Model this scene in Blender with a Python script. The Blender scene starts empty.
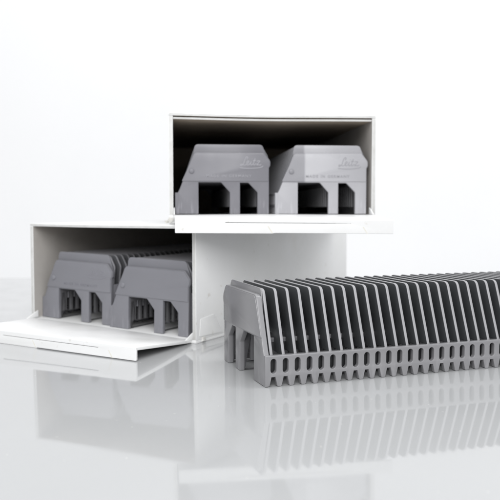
import bpy, bmesh, math, random
from mathutils import Vector, Matrix
random.seed(7)
S = 0.001                                   # everything below is modelled in millimetres
scene = bpy.context.scene
COL = scene.collection
R = math.radians

# ------------------------------------------------------------------ materials
def new_mat(name):
    m = bpy.data.materials.new(name); m.use_nodes = True
    return m, m.node_tree.nodes, m.node_tree.links, m.node_tree.nodes['Principled BSDF']

def noise(n, l, scale, detail=4, rough=.6, coord='Object'):
    tc = n.new('ShaderNodeTexCoord'); t = n.new('ShaderNodeTexNoise')
    t.inputs['Scale'].default_value = scale; t.inputs['Detail'].default_value = detail
    t.inputs['Roughness'].default_value = rough
    l.new(tc.outputs[coord], t.inputs['Vector'])
    return t, tc

def ramp(n, l, src, p0, c0, p1, c1):
    r = n.new('ShaderNodeValToRGB')
    r.color_ramp.elements[0].position = p0; r.color_ramp.elements[0].color = (*c0, 1)
    r.color_ramp.elements[1].position = p1; r.color_ramp.elements[1].color = (*c1, 1)
    l.new(src, r.inputs['Fac'])
    return r

def add_bump(n, l, b, scale, strength, dist=.0002):
    t, _ = noise(n, l, scale, 3)
    bp = n.new('ShaderNodeBump'); bp.inputs['Strength'].default_value = strength
    bp.inputs['Distance'].default_value = dist
    l.new(t.outputs['Fac'], bp.inputs['Height']); l.new(bp.outputs['Normal'], b.inputs['Normal'])

def plastic(name, col, rough, scuff=.5, patch=None):
    m, n, l, b = new_mat(name)
    t, tc = noise(n, l, 28, 4, .5)
    lo = tuple(c * .96 for c in col); hi = tuple(min(1, c * 1.04) for c in col)
    base = ramp(n, l, t.outputs['Fac'], .3, lo, .7, hi)
    # worn, paler streaks on the feet (wear, in the object's own space)
    mp = n.new('ShaderNodeMapping'); mp.inputs['Scale'].default_value = (900, 300, 110)
    l.new(tc.outputs['Object'], mp.inputs['Vector'])
    st = n.new('ShaderNodeTexNoise'); st.inputs['Scale'].default_value = 1; st.inputs['Detail'].default_value = 3
    l.new(mp.outputs['Vector'], st.inputs['Vector'])
    sx = n.new('ShaderNodeSeparateXYZ'); l.new(tc.outputs['Object'], sx.inputs['Vector'])
    mr = n.new('ShaderNodeMapRange'); mr.inputs['From Min'].default_value = .009; mr.inputs['From Max'].default_value = .001
    l.new(sx.outputs['Z'], mr.inputs['Value'])
    rr = ramp(n, l, st.outputs['Fac'], .52, (0, 0, 0), .68, (1, 1, 1))
    mu = n.new('ShaderNodeMath'); mu.operation = 'MULTIPLY'
    l.new(mr.outputs['Result'], mu.inputs[0]); l.new(rr.outputs['Color'], mu.inputs[1])
    mu2 = n.new('ShaderNodeMath'); mu2.operation = 'MULTIPLY'; mu2.inputs[1].default_value = scuff
    l.new(mu.outputs[0], mu2.inputs[0])
    mix = n.new('ShaderNodeMix'); mix.data_type = 'RGBA'
    l.new(mu2.outputs[0], mix.inputs['Factor']); l.new(base.outputs['Color'], mix.inputs[6])
    mix.inputs[7].default_value = (*[min(1, c * 1.8 + .08) for c in col], 1)
    out = mix.outputs[2]
    if patch:                                # the slanted shoulder is darker than the rest of the tray
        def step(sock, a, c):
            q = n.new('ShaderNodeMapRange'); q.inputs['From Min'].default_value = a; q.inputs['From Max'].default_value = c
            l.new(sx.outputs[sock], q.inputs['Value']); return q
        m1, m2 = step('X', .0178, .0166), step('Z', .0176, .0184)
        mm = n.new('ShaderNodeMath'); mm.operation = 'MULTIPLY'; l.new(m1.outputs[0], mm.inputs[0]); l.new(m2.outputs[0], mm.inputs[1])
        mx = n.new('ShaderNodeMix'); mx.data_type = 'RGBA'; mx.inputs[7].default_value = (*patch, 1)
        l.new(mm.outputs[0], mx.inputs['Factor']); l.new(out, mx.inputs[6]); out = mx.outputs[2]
    l.new(out, b.inputs['Base Color'])
    # handling marks: patches rubbed shinier and duller
    t4, _ = noise(n, l, 45, 3, .5)
    r2 = ramp(n, l, t4.outputs['Fac'], .3, (rough * .72,) * 3, .7, (rough * 1.35,) * 3)
    l.new(r2.outputs['Color'], b.inputs['Roughness'])
    add_bump(n, l, b, 260, .05, .00012)
    return m

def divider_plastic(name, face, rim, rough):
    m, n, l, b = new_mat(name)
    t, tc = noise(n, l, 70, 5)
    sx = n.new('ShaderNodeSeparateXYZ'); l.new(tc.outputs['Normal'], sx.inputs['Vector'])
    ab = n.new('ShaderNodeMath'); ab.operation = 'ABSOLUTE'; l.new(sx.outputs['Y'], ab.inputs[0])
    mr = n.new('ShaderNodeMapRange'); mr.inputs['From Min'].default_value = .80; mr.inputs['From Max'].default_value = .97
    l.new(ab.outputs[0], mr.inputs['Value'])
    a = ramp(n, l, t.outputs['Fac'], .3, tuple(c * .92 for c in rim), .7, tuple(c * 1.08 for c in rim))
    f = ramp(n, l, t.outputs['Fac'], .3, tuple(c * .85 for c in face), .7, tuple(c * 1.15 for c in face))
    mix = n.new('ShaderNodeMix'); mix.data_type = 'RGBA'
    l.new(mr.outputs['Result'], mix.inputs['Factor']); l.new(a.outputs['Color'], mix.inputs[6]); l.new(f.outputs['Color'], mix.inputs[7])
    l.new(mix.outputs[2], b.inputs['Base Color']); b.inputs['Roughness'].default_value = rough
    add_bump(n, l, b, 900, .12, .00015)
    return m

def board(name, c0, c1, rough, blot=18, bump=.15, speck=.0):
    m, n, l, b = new_mat(name)
    t, tc = noise(n, l, blot, 6, .65)
    r = ramp(n, l, t.outputs['Fac'], .35, c0, .6, c1)
    out = r.outputs['Color']
    if speck:                                # rubbed, yellowish spots and fine grime
        for sc, lo, hi, k, col in ((230, .66, .74, speck, (.50, .46, .40)), (34, .60, .78, speck * .55, (.60, .575, .53))):
            t2, _ = noise(n, l, sc, 4, .6)
            r2 = ramp(n, l, t2.outputs['Fac'], lo, (0, 0, 0), hi, (k, k, k))
            mx = n.new('ShaderNodeMix'); mx.data_type = 'RGBA'; mx.inputs[7].default_value = (*col, 1)
            l.new(r2.outputs['Color'], mx.inputs['Factor']); l.new(out, mx.inputs[6]); out = mx.outputs[2]
    l.new(out, b.inputs['Base Color'])
    t3, _ = noise(n, l, 60, 4)
    r3 = ramp(n, l, t3.outputs['Fac'], .3, (rough * .8,) * 3, .7, (min(1, rough * 1.25),) * 3)
    l.new(r3.outputs['Color'], b.inputs['Roughness'])
    add_bump(n, l, b, 260, bump, .0002)
    return m

M = {}
M['grey'] = plastic('grey_plastic', (.158, .156, .173), .38)
M['dark'] = plastic('dark_grey_plastic', (.186, .186, .205), .42, .25)
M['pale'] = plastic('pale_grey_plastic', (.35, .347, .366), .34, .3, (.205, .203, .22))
M['front'] = plastic('satin_grey_plastic', (.222, .220, .228), .20, .2)
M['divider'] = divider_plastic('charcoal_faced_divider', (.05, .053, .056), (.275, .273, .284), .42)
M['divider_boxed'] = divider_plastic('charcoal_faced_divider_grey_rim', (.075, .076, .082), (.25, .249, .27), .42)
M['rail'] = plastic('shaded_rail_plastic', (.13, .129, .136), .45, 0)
M['charcoal'] = plastic('slot_shade_charcoal', (.03, .031, .033), .5, 0)  # near-black colour that paints the shade seen through the rail slots
M['ink_pale'] = plastic('pale_lettering', (.28, .277, .30), .45, 0)
M['ink_dark'] = plastic('dark_lettering', (.265, .263, .28), .45, 0)
M['ink_faint'] = plastic('faint_lettering', (.20, .198, .222), .4, 0)
M['white'] = board('white_cardboard', (.745, .745, .735), (.785, .785, .785), .42, speck=.5)
M['edge'] = board('cut_cardboard_edge', (.48, .475, .46), (.60, .60, .59), .6, 90, speck=.4)
M['inner'] = board('grey_board_lining', (.35, .33, .31), (.40, .38, .36), .6, 26)
M['brown'] = board('brown_board_lining', (.32, .265, .21), (.40, .34, .275), .75, 26)
M['torn'] = board('torn_paper', (.45, .44, .41), (.72, .71, .68), .8, 300, .5)
M['scuff'] = board('yellowed_crease', (.66, .63, .55), (.74, .72, .66), .6, 120)

def table_mat():
    m, n, l, b = new_mat('glossy_white_lacquer')
    t, _ = noise(n, l, 6, 3)
    r = ramp(n, l, t.outputs['Fac'], .35, (.42, .425, .43), .65, (.435, .44, .445))
    l.new(r.outputs['Color'], b.inputs['Base Color'])
    t2, _ = noise(n, l, 40, 5, .7)
    r2 = ramp(n, l, t2.outputs['Fac'], .4, (.035,) * 3, .75, (.08,) * 3)
    l.new(r2.outputs['Color'], b.inputs['Roughness'])
    t5, _ = noise(n, l, 420, 2, .5)             # specks of dust
    r5 = ramp(n, l, t5.outputs['Fac'], .735, (0, 0, 0), .76, (1, 1, 1))
    mx = n.new('ShaderNodeMix'); mx.data_type = 'RGBA'; mx.inputs[7].default_value = (.53, .525, .52, 1)
    l.new(r5.outputs['Color'], mx.inputs['Factor']); l.new(r.outputs['Color'], mx.inputs[6]); l.new(mx.outputs[2], b.inputs['Base Color'])
    b.inputs['IOR'].default_value = 1.37
    return m
M['table'] = table_mat()
M['wall'] = board('white_paper_backdrop', (.80, .80, .81), (.82, .82, .825), .9, 2, .02)

# ------------------------------------------------------------------ mesh helpers
def finish(me, angle=35):
    me.shade_smooth(); me.set_sharp_from_angle(angle=R(angle)); me.update()

def link(name, me, mat, parent=None):
    o = bpy.data.objects.new(name, me); COL.objects.link(o)
    if mat is not None:
        if not isinstance(mat, (list, tuple)): mat = [mat]
        if not me.materials:
            for k in mat: me.materials.append(k)
    o.parent = parent
    return o

def round_poly(pts, radii):
    out = []; n = len(pts)
    for i in range(n):
        p = Vector(pts[i]).to_2d(); a = Vector(pts[i - 1]).to_2d(); c = Vector(pts[(i + 1) % n]).to_2d()
        r = radii[i] if isinstance(radii, (list, tuple)) else radii
        d1, d2 = (a - p), (c - p)
        r = min(r, d1.length * .45, d2.length * .45)
        if r < .02: out.append(tuple(p)); continue
        s, e = p + d1.normalized() * r, p + d2.normalized() * r
        for k in range(5):
            t = k / 4
            out.append(tuple((1 - t) ** 2 * s + 2 * t * (1 - t) * p + t * t * e))
    return out

def curve_mesh(name, loops, half, bevel, res=1):
    """filled outline with holes, 2*half thick, softly rounded rims: a mesh in the curve's own xy plane"""
    cu = bpy.data.curves.new(name + '_outline', 'CURVE'); cu.dimensions = '2D'; cu.fill_mode = 'BOTH'
    for lp in loops:
        sp = cu.splines.new('POLY'); sp.points.add(len(lp) - 1)
        for q, (x, y) in zip(sp.points, lp): q.co = (x, y, 0, 1)
        sp.use_cyclic_u = True
    cu.extrude = half - bevel; cu.bevel_depth = bevel; cu.bevel_resolution = res; cu.offset = -bevel
    o = bpy.data.objects.new('tmp', cu); COL.objects.link(o)
    dg = bpy.context.evaluated_depsgraph_get(); dg.update()
    me = bpy.data.meshes.new_from_object(o.evaluated_get(dg))
    bpy.data.objects.remove(o); bpy.data.curves.remove(cu)
    me.name = name; me.materials.clear()
    bm = bmesh.new(); bm.from_mesh(me); bmesh.ops.remove_doubles(bm, verts=bm.verts, dist=.001)
    bmesh.ops.recalc_face_normals(bm, faces=bm.faces)
    bm.to_mesh(me); bm.free()
    return me

def to_xz(me, yc):                           # outline drawn in (X, Z), centred at y = yc
    for v in me.vertices: a, b, c = v.co; v.co = Vector((a, yc - c, b)) * S
    finish(me); return me
def to_yz(me, xc):                           # outline drawn in (Y, Z), centred at x = xc
    for v in me.vertices: a, b, c = v.co; v.co = Vector((xc + c, a, b)) * S
    finish(me); return me

def hexa(name, c, bevel=.25, inner=None, rim=None, bow=0):
    """solid from 8 corners (bottom ring 0-3, top ring 4-7, counter-clockwise); faces along inner take slot 1, front faces slot rim;
    bow lifts (or sags) the middle of the sheet along x"""
    bm = bmesh.new(); v = [bm.verts.new(Vector(p)) for p in c]
    for f in ((3, 2, 1, 0), (4, 5, 6, 7), (0, 1, 5, 4), (1, 2, 6, 5), (2, 3, 7, 6), (3, 0, 4, 7)): bm.faces.new([v[i] for i in f])
    bmesh.ops.recalc_face_normals(bm, faces=bm.faces)
    for f in bm.faces:
        if inner is not None and f.normal.dot(Vector(inner)) > .9: f.material_index = 1
        if rim is not None and f.normal.y < -.8: f.material_index = rim
    if bow:
        xs = [q.co.x for q in bm.verts]; x0, x1 = min(xs), max(xs)
        ed = [e for e in bm.edges if abs((e.verts[0].co - e.verts[1].co).normalized().x) > .9]
        bmesh.ops.subdivide_edges(bm, edges=ed, cuts=11, use_grid_fill=True)
        for q in bm.verts:
            t = (q.co.x - x0) / (x1 - x0)
            q.co.z += bow * (math.sin(math.pi * t) * (.8 + .35 * math.sin(5 * t)))
    if bevel:
        ed = [e for e in bm.edges if len(e.link_faces) == 2 and e.calc_face_angle(0) > .8]
        bmesh.ops.bevel(bm, geom=ed, offset=bevel, segments=2, affect='EDGES', profile=.6)
    for q in bm.verts: q.co *= S
    me = bpy.data.meshes.new(name); bm.to_mesh(me); bm.free(); finish(me, 30)
    return me

def cuboid(name, x0, x1, y0, y1, z0, z1, bevel=.25, inner=None, rim=None, bow=0):
    return hexa(name, [(x0, y0, z0), (x1, y0, z0), (x1, y1, z0), (x0, y1, z0), (x0, y0, z1), (x1, y0, z1), (x1, y1, z1), (x0, y1, z1)], bevel, inner, rim, bow)

def thing(name, label, cat, loc, yaw, group=None):
    o = bpy.data.objects.new(name, None); COL.objects.link(o)
    o.empty_display_size = .02
    o.location = Vector(loc) * S; o.rotation_euler = (0, 0, R(yaw))
    o['label'] = label; o['category'] = cat
    if group: o['group'] = group
    return o

# ------------------------------------------------------------------ slide tray
TW, NS, PITCH, Y0 = 54.0, 36, 5.06, 3.5
TL = 2 * Y0 + PITCH * (NS - 1)

def plate_outline():
    p = [(1.5, .12), (13.2, 0), (13.2, 18), (26, 18), (31, 12.4), (31, 0), (36.8, 0), (36.8, 17.8), (41.6, 17.8), (46.8, 12.4), (46.8, 0),
         (53.4, 0), (53.4, 26.2), (54.2, 27.6), (54.2, 30.2), (50.6, 34.8), (10.8, 34.8), (2.6, 14.0), (1.5, 11.9)]
    r = [.2, .3, .2, .5, .5, .3, .3, .2, .5, .5, .3, .6, .3, .4, 1.0, .8, 2.2, .3, .1]
    return p, r

def build_tray_meshes():
    m = {}
    p, r = plate_outline()
    lp = round_poly(p, r)
    m['plate_a'] = to_xz(curve_mesh('end_plate', [lp], 1.1, .25, 2), 1.1)
    m['plate_b'] = to_xz(curve_mesh('end_plate', [lp], 1.1, .25, 2), TL - 1.1)
    # the raised upper panel of an end plate, above the openings
    q = [(3.9, 18.6), (53.1, 18.6), (53.1, 26.3), (53.8, 27.7), (53.8, 30.0), (50.4, 34.3), (11.2, 34.3)]
    fp = round_poly(q, [.3, .3, .3, .4, 1, .8, 2])
    m['panel_a'] = to_xz(curve_mesh('face_panel', [fp], .22, .12, 1), -.12)
    m['panel_b'] = to_xz(curve_mesh('face_panel', [fp], .22, .12, 1), TL + .12)
    # the low wall right behind each end plate, standing a little higher than the plate
    def cap(h, yc): return to_xz(curve_mesh('cap_wall', [round_poly([(9, 20), (51, 20), (52.5, 27), (52.9, 31), (49.8, h), (11.2, h)], [.2, .2, .6, 1.2, 1.6, 2.2])], .29, .12, 1), yc)
    m['cap_a'] = cap(39.5, 2.54); m['cap_b'] = cap(37.2, TL - 2.54)
    # one divider
    d = [(2.3, 11.6), (12.9, 11.6), (12.9, 18.7), (52.1, 18.7), (52.6, 25.8), (53.3, 30.6), (49.6, 36.9), (11.6, 36.9)]
    m['divider'] = to_xz(curve_mesh('divider', [round_poly(d, [.2, .2, .2, .2, .6, 1.2, 1.6, 2.2])], .64, .3, 2), 0)
    d2 = [(x, z + 2.3) if z > 28 else (x, z) for x, z in d]
    m['divider_tall'] = to_xz(curve_mesh('divider', [round_poly(d2, [.2, .2, .2, .2, .6, 1.2, 1.6, 2.2])], .64, .3, 2), 0)
    # long slotted side with its toothed foot
    y = 0; out = [(.05, 0), (.05, 12.1), (TL - .05, 12.1), (TL - .05, 0)]
    foot = []
    for k in range(NS):
        c = Y0 + PITCH * (NS - 1 - k)
        foot += [(c + 1.6, .3), (c + .8, 3.8), (c - .8, 3.8), (c - 1.6, .3)]
        if k < NS - 1: foot += [(c - 1.95, 0), (c - PITCH + 1.95, 0)]
    out = out + foot
    holes = []
    for k in range(NS):
        c = Y0 + PITCH * k; h = []
        for a in range(8): t = math.pi * a / 7; h.append((c + 1.22 * math.cos(t), 9.7 + 1.22 * math.sin(t)))
        for a in range(8): t = math.pi + math.pi * a / 7; h.append((c + 1.22 * math.cos(t), 6.4 + 1.22 * math.sin(t)))
        holes.append(h)
    # the rail runs the whole length; the end plates butt against its inner face
    m['rail'] = to_yz(curve_mesh('slotted_rail', [out] + holes, 1.15, .22, 2), 1.17)
    # inner guide rails on the underside, with slots
    def guide(x, z1):
        o = [(2.25, .3), (2.25, z1), (TL - 2.25, z1), (TL - 2.25, .3)]
        hs = [[(Y0 + PITCH * k + a, b) for a, b in ((-1.55, 4.2), (1.55, 4.2), (1.55, z1 - 1.8), (-1.55, z1 - 1.8))] for k in range(NS)]
        return to_yz(curve_mesh('guide_rail', [o] + hs, .9, .15, 1), x)
    m['guide'] = [guide(12.2, 17.0), guide(32.1, 17.4), guide(47.8, 17.4)]
    m['slot_shade'] = to_yz(curve_mesh('slot_shade_strip', [[(2.25, 4.4), (2.25, 11.9), (TL - 2.25, 11.9), (TL - 2.25, 4.4)]], .4, .1, 1), 4.2)  # added dark strip, stands in for the shade behind the slots
    m['side'] = to_yz(curve_mesh('side_wall', [[(2.25, .1), (2.25, 23), (TL - 2.25, 23), (TL - 2.25, .1)]], .55, .2, 1), 52.75)
    # pin: short domed stud
    bm = bmesh.new(); rings = []
    for rr, yy in ((1.5, .1), (1.5, -.55), (1.25, -.85), (.7, -1.0)):
        rings.append([bm.verts.new(Vector((9.4 + rr * math.cos(t * math.tau / 20), yy, 24.2 + rr * math.sin(t * math.tau / 20))) * S) for t in range(20)])
    for a, b in zip(rings, rings[1:]):
        for i in range(20): bm.faces.new([a[i], a[(i + 1) % 20], b[(i + 1) % 20], b[i]])
    bm.faces.new(rings[-1]); bm.faces.new(rings[0][::-1]); bmesh.ops.recalc_face_normals(bm, faces=bm.faces)
    me = bpy.data.meshes.new('pin'); bm.to_mesh(me); bm.free(); finish(me); m['pin'] = me
    m['script'] = script_mesh(); m['text'] = text_mesh()
    return m

def script_mesh():
    strokes = [
        [(.2, .1), (2.6, -.25), (6, -.3), (10, -.05), (12.6, .45), (13.5, 1.2)],
        [(4.1, 4.9), (4.5, 5.9), (4.0, 6.4), (3.2, 5.6), (2.7, 4.0), (2.2, 2.4), (1.3, 1.4), (.5, 1.35), (.6, 2.0), (1.6, 1.9), (2.8, 1.5), (3.9, 1.9)],
        [(3.9, 2.5), (4.8, 2.8), (5.3, 3.6), (4.8, 4.0), (4.2, 3.4), (4.1, 2.2), (4.7, 1.6), (5.5, 1.9), (6.2, 2.8)],
        [(6.6, 3.9), (6.3, 2.6), (6.5, 1.7), (7.1, 1.7), (7.7, 2.5)],
        [(6.95, 5.0), (7.1, 5.25)],
        [(8.7, 5.5), (8.2, 3.6), (7.9, 2.3), (8.3, 1.6), (9.0, 2.0), (9.5, 2.7)],
        [(7.5, 4.1), (9.2, 4.3)],
        [(9.8, 3.7), (10.5, 4.1), (11.5, 3.9), (10.8, 3.0), (10.0, 2.0), (9.9, 1.6), (10.8, 1.8), (11.7, 1.6), (12.4, 2.2)],
    ]
    cu = bpy.data.curves.new('script', 'CURVE'); cu.dimensions = '3D'; cu.bevel_depth = .235; cu.bevel_resolution = 2; cu.use_fill_caps = True
    for st in strokes:
        P = [Vector((x + (y * .06), y, 0)) for x, y in st]
        pts = []
        for i in range(len(P) - 1):
            p0, p1, p2, p3 = P[max(i - 1, 0)], P[i], P[i + 1], P[min(i + 2, len(P) - 1)]
            for k in range(5):
                t = k / 5
                pts.append(.5 * ((2 * p1) + (p2 - p0) * t + (2 * p0 - 5 * p1 + 4 * p2 - p3) * t * t + (3 * p1 - p0 - 3 * p2 + p3) * t ** 3))
        pts.append(P[-1])
        sp = cu.splines.new('POLY'); sp.points.add(len(pts) - 1)
        for q, a in zip(sp.points, pts): q.co = (a.x, a.y, 0, 1)
    o = bpy.data.objects.new('tmp', cu); COL.objects.link(o)
    dg = bpy.context.evaluated_depsgraph_get(); dg.update()
    me = bpy.data.meshes.new_from_object(o.evaluated_get(dg)); bpy.data.objects.remove(o); bpy.data.curves.remove(cu)
    for v in me.vertices:
        a, b, c = v.co; v.co = Vector((36.4 + a, -.36 - c * .45, 26.2 + b * .98)) * S
    me.materials.clear(); finish(me, 60); return me

def text_mesh():
    cu = bpy.data.curves.new('maker_text', 'FONT'); cu.body = 'MADE IN GERMANY'; cu.size = 2.05; cu.extrude = .12
    cu.space_character = 1.28; cu.space_word = 1.15; cu.offset = .015
    o = bpy.data.objects.new('tmp', cu); COL.objects.link(o)
    dg = bpy.context.evaluated_depsgraph_get(); dg.update()
    me = bpy.data.meshes.new_from_object(o.evaluated_get(dg)); bpy.data.objects.remove(o); bpy.data.curves.remove(cu)
    xs = [v.co.x for v in me.vertices]; k = 25.5 / (max(xs) - min(xs))
    for v in me.vertices:
        a, b, c = v.co; v.co = Vector((17.8 + (a - min(xs)) * k, -.38 - c, 20.9 + b)) * S
    me.materials.clear(); me.shade_flat(); return me

TM = build_tray_meshes()
def part(name, me, mat, parent):
    if not me.materials: me.materials.append(mat)
    o = bpy.data.objects.new(name, me); COL.objects.link(o); o.parent = parent
    o.material_slots[0].link = 'OBJECT'; o.material_slots[0].material = mat
    return o

def make_tray(label, loc, yaw, mat, ink=None, stud=True, group=None, div=None, roll=0):
    t = thing('slide_tray', label, 'slide tray', loc, yaw, group); t.rotation_euler.y = R(roll)
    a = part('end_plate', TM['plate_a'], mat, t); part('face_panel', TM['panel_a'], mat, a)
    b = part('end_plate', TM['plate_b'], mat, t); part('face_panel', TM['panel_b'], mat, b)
    part('cap_wall', TM['cap_a'], mat, a); part('cap_wall', TM['cap_b'], mat, b)
    if stud: part('stud', TM['pin'], mat, a)
    if ink:
        part('script_lettering', TM['script'], ink, a); part('maker_lettering', TM['text'], ink, a)
    part('slotted_rail', TM['rail'], mat, t); part('side_wall', TM['side'], mat, t)
    part('slot_shade_strip', TM['slot_shade'], M['charcoal'], t)
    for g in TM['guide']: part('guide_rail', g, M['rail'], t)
    for k in range(NS):
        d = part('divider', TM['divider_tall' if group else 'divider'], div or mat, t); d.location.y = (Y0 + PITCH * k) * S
    return t

# ------------------------------------------------------------------ cardboard boxes
BW, BH, BD, T = 118.3, 60.28, 196.9, 2.3
def make_box(label, loc, yaw, flap, floor, group, BH=60.28, fl=0.0, sag=-.5, liner=True):
    """flap = (x0, x1 at hinge, x0, x1 at lip, length, z top hinge, z top lip left, right, lip height)"""
    t = thing('cardboard_box', label, 'box', loc, yaw, group)
    wi, ei, br = M['white'], M['inner'], M['brown']
    link('bottom_panel', hexa('bottom_panel', [(0, 0, 0), (BW, 0, 0), (BW, BD, 0), (0, BD, 0), (0, 0, floor + fl), (BW, 0, floor), (BW, BD, floor), (0, BD, floor + fl)], .3), [wi], t)
    link('top_panel', cuboid('top_panel', 0, BW, 0, BD, BH - 1.6, BH, .35, (0, 0, -1), 2, sag), [wi, br, M['edge']], t)
    link('side_panel', cuboid('side_panel', 0, T, .15, BD, floor + fl + .05, BH - 1.75, .25, (1, 0, 0), 2), [wi, ei, M['edge']], t)
    link('side_panel', cuboid('side_panel', BW - T, BW, .15, BD, floor, BH - 1.75, .25, (-1, 0, 0), 2), [wi, ei, M['edge']], t)
    link('back_panel', cuboid('back_panel', T, BW - T, BD - T, BD - .1, floor, BH - 1.75, .2, (0, -1, 0)), [wi, br], t)
    if liner: link('top_liner', cuboid('top_liner', T + .05, BW - T - .05, 1.2, BD - T - .1, BH - 3.4, BH - 2.4, .2, (0, 0, -1), 2, sag), [wi, br, M['edge']], t)
    hx0, hx1, lx0, lx1, L, zh, zl, zr, lh = flap
    th = 1.5
    c = [(lx0, -L, zl - th), (lx1, -L, zr - th), (hx1, -.1, zh - th), (hx0, -.1, zh + fl - th), (lx0, -L, zl), (lx1, -L, zr), (hx1, -.1, zh), (hx0, -.1, zh + fl)]
    f = link('front_flap', hexa('front_flap', c, .35, None, None, .35), [wi], t)
    # turned-down lip with the long lock slit
    w = lx1 - lx0
    def zz(x, dz): return (zl + (zr - zl) * x / w) + dz
    def bw(x): t = x / w; return .35 * math.sin(math.pi * t) * (.8 + .35 * math.sin(5 * t))
    jog = w * .44                             # the lower edge is torn back a little on one half
    outl = [(0, zz(0, -lh)), (jog, zz(jog, -lh)), (jog + .8, zz(jog, -lh + .28))] + [(w * k / 8, zz(w * k / 8, -lh + .28)) for k in range(5, 9)]
    outl += [(w * k / 16, zz(w * k / 16, .02) + bw(w * k / 16)) for k in range(16, -1, -1)]
    s0, s1 = w * .225, w * .80
    slit = [(s0, zz(s0, -2.24)), (s1, zz(s1, -2.24)), (s1, zz(s1, -2.0)), (s0, zz(s0, -2.0))]
    me = curve_mesh('lip', [round_poly(outl, .4), slit], .62, .16, 2)
    for v in me.vertices: a, b, q = v.co; v.co = Vector((lx0 + a, -L - .6 - q, b)) * S
    finish(me)
    lip = link('lip', me, [wi], f)
    # yellowed diagonal creases either side of the slit
    for sx in (.42, .86):
        a = w * sx; zb = zz(a, -lh + .25)
        me = hexa('crease', [(lx0 + a + 1.6, -L - 1.26, zb), (lx0 + a + 2.3, -L - 1.26, zb), (lx0 + a + 2.3, -L - 1.2, zb), (lx0 + a + 1.6, -L - 1.2, zb),
                             (lx0 + a - .5, -L - 1.26, zb + 3.4), (lx0 + a, -L - 1.26, zb + 3.4), (lx0 + a, -L - 1.2, zb + 3.4), (lx0 + a - .5, -L - 1.2, zb + 3.4)], 0)
        link('crease', me, [M['scuff']], lip)
    # small folded gussets where the flap meets the side walls
    for s in (0, 1):
        x = T + .5 if s == 0 else BW - T - .5
        zh = flap[5] + (fl if s == 0 else 0)
        g = [(-6.5, zh + .1), (2.6, zh + .1), (2.6, zh + 4.2), (-.4, zh + 3.0)]
        me = curve_mesh('gusset', [round_poly(g, .4)], .35, .1, 1)
        to_yz(me, x); link('gusset', me, [wi], f)
    return t

def chip(name, pts, th, parent, mat, yc):
    me = curve_mesh(name, [pts], th, .05, 1); to_xz(me, yc); return link(name, me, [mat], parent)

LA, UA, FA = -30.32, 6.29, 19.2
lower = make_box('open white cardboard box standing on the table, underneath the other box', (-129.6, 421.0, 0), LA,
                 (2.6, 115.7, 6.5, 119.0, 47.5, 1.8, 6.4, 6.4, 6.4), 1.6, 'open cardboard boxes', 60.28, 2.8, -.25, False)
upper = make_box('open white cardboard box stacked crosswise on top of the lower box', (-45.2, 400.5, BH + .15), UA,
                 (2.6, 115.7, 2.9, 112.2, 52.0, 5.0, 4.0, 2.9, 7.4), 4.9, 'open cardboard boxes', 61.9)

# torn paper left at the corners and the glued tab on the long side
def ragged(cx, cz, r, n=11):
    return [(cx + r * (.6 + .5 * random.random()) * math.cos(k * math.tau / n), cz + .75 * r * (.6 + .5 * random.random()) * math.sin(k * math.tau / n)) for k in range(n)]
chip('torn_corner', ragged(.6, 2.3, 2.2), .35, upper, M['torn'], -.5)
chip('torn_corner', ragged(-1.4, 1.1, 1.4), .3, upper, M['torn'], .6)
me = curve_mesh('torn_corner', [ragged(6.5, 1.6, 2.0)], .35, .05, 1); to_yz(me, BW + .3); link('torn_corner', me, [M['torn']], lower)
tabp = [(3, 3.2), (25, 2.4), (16.5, 13.4), (4, 12.2)]
me = curve_mesh('glue_tab', [round_poly(tabp, .8)], .13, .06, 1); to_yz(me, BW + .10); link('glue_tab', me, [M['white']], lower)

def in_box(o, yaw, x, y, z):
    a = R(yaw); return (o[0] + x * math.cos(a) - y * math.sin(a), o[1] + x * math.sin(a) + y * math.cos(a), o[2] + z)
UO, LO = (-45.2, 400.5, BH + .15), (-129.6, 421.0, 0)
G = 'slide trays packed in the boxes'
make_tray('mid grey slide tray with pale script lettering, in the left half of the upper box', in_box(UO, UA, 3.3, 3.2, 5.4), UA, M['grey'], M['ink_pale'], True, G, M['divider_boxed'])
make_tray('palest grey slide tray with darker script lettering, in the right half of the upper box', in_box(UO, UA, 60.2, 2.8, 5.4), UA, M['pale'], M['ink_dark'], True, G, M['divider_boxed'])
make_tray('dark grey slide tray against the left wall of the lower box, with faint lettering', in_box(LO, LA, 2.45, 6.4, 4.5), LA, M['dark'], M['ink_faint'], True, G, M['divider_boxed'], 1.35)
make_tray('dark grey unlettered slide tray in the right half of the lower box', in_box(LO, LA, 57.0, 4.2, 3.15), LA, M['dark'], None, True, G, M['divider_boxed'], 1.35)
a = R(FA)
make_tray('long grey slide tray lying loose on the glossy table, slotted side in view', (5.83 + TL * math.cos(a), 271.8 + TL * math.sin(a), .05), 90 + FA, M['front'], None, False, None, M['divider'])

# ------------------------------------------------------------------ setting
def struct(name, me, mat):
    o = link(name, me, [mat]); o['kind'] = 'structure'; return o
struct('tabletop', cuboid('tabletop', -1500, 1700, -420, 712, -30, 0, 2.5), M['table'])
# seamless paper backdrop, a gentle vertical sweep well behind the table
bm = bmesh.new(); prof = [(1250, -900), (1330, -500)] + [(1340, z) for z in (-300, 0, 400, 1000, 1800, 2600)]
rows = [[bm.verts.new(Vector((x, y, z)) * S) for x in (-2600, -800, 800, 2800)] for y, z in prof]
for p, q in zip(rows, rows[1:]):
    for i in range(3): bm.faces.new([p[i], p[i + 1], q[i + 1], q[i]])
me = bpy.data.meshes.new('backdrop'); bm.to_mesh(me); bm.free(); me.shade_smooth()
o = struct('backdrop', me, M['wall'])
sd = o.modifiers.new('thickness', 'SOLIDIFY'); sd.thickness = .004

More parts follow.
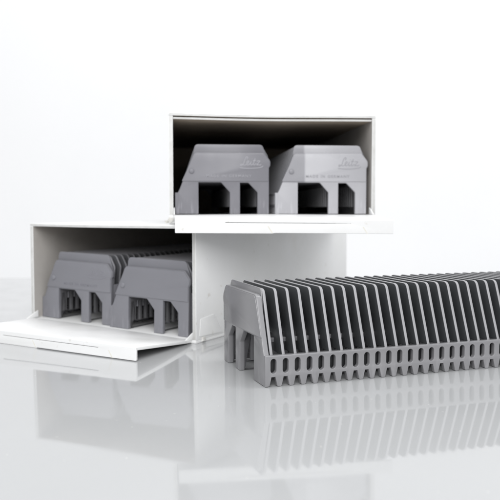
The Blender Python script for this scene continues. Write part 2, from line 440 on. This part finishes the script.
# ------------------------------------------------------------------ light
w = bpy.data.worlds.new('World'); scene.world = w; w.use_nodes = True
wn, wl = w.node_tree.nodes, w.node_tree.links
bg = wn['Background']; bg.inputs['Color'].default_value = (.97, .985, 1, 1)
tc = wn.new('ShaderNodeTexCoord')
def lobe(d, k, p):                             # a soft studio environment: k * max(0, dir . d) ^ p
    dt = wn.new('ShaderNodeVectorMath'); dt.operation = 'DOT_PRODUCT'; wl.new(tc.outputs['Generated'], dt.inputs[0])
    dt.inputs[1].default_value = Vector(d).normalized()
    mx = wn.new('ShaderNodeMath'); mx.operation = 'MAXIMUM'; mx.inputs[1].default_value = 0; wl.new(dt.outputs['Value'], mx.inputs[0])
    pw = wn.new('ShaderNodeMath'); pw.operation = 'POWER'; pw.inputs[1].default_value = p; wl.new(mx.outputs[0], pw.inputs[0])
    ml = wn.new('ShaderNodeMath'); ml.operation = 'MULTIPLY'; ml.inputs[1].default_value = k; wl.new(pw.outputs[0], ml.inputs[0])
    return ml
acc = wn.new('ShaderNodeMath'); acc.operation = 'ADD'; acc.inputs[1].default_value = .23
wl.new(lobe((0, 0, 1), .55, 1.0).outputs[0], acc.inputs[0])
ac2 = wn.new('ShaderNodeMath'); ac2.operation = 'ADD'
wl.new(acc.outputs[0], ac2.inputs[0]); wl.new(lobe((-.25, -.95, .2), .75, 1.5).outputs[0], ac2.inputs[1])
ac3 = wn.new('ShaderNodeMath'); ac3.operation = 'ADD'
wl.new(ac2.outputs[0], ac3.inputs[0]); wl.new(lobe((1, -.25, .1), .42, 2.0).outputs[0], ac3.inputs[1])
wl.new(ac3.outputs[0], bg.inputs['Strength'])

def area(name, loc, target, sx, sy, watts, col=(1, 1, 1)):
    l = bpy.data.lights.new(name, 'AREA'); l.shape = 'RECTANGLE'; l.size = sx; l.size_y = sy; l.energy = watts; l.color = col
    o = bpy.data.objects.new(name, l); COL.objects.link(o); o.location = loc
    o.rotation_euler = (Vector(target) - Vector(loc)).to_track_quat('-Z', 'Y').to_euler()
    return o
area('softbox_key', (.02, -.62, .66), (0, .40, .04), .8, .8, 10.0)
area('backdrop_lamp', (.60, .50, 1.35), (.55, 1.34, .12), 1.8, .5, 12.2)

# ------------------------------------------------------------------ camera
cam = bpy.data.cameras.new('camera'); co = bpy.data.objects.new('camera', cam); COL.objects.link(co)
co.location = (0, 0, .06883); co.rotation_euler = (R(90 - 3.30), 0, 0)
cam.sensor_width = 36; cam.lens = 715.04 / 500 * 36; cam.clip_start = .01; cam.clip_end = 50
cam.dof.use_dof = True; cam.dof.focus_distance = .288; cam.dof.aperture_fstop = 23
scene.camera = co
scene.render.resolution_x = scene.render.resolution_y = 1024
vs = scene.view_settings; scene.display_settings.display_device = 'sRGB'
vs.view_transform = 'Standard'; vs.look = 'None'; vs.exposure = 0; vs.gamma = 1; vs.use_curve_mapping = False
scene.render.engine = 'CYCLES'
scene.cycles.max_bounces = 10; scene.cycles.diffuse_bounces = 6
scene.cycles.use_denoising = True
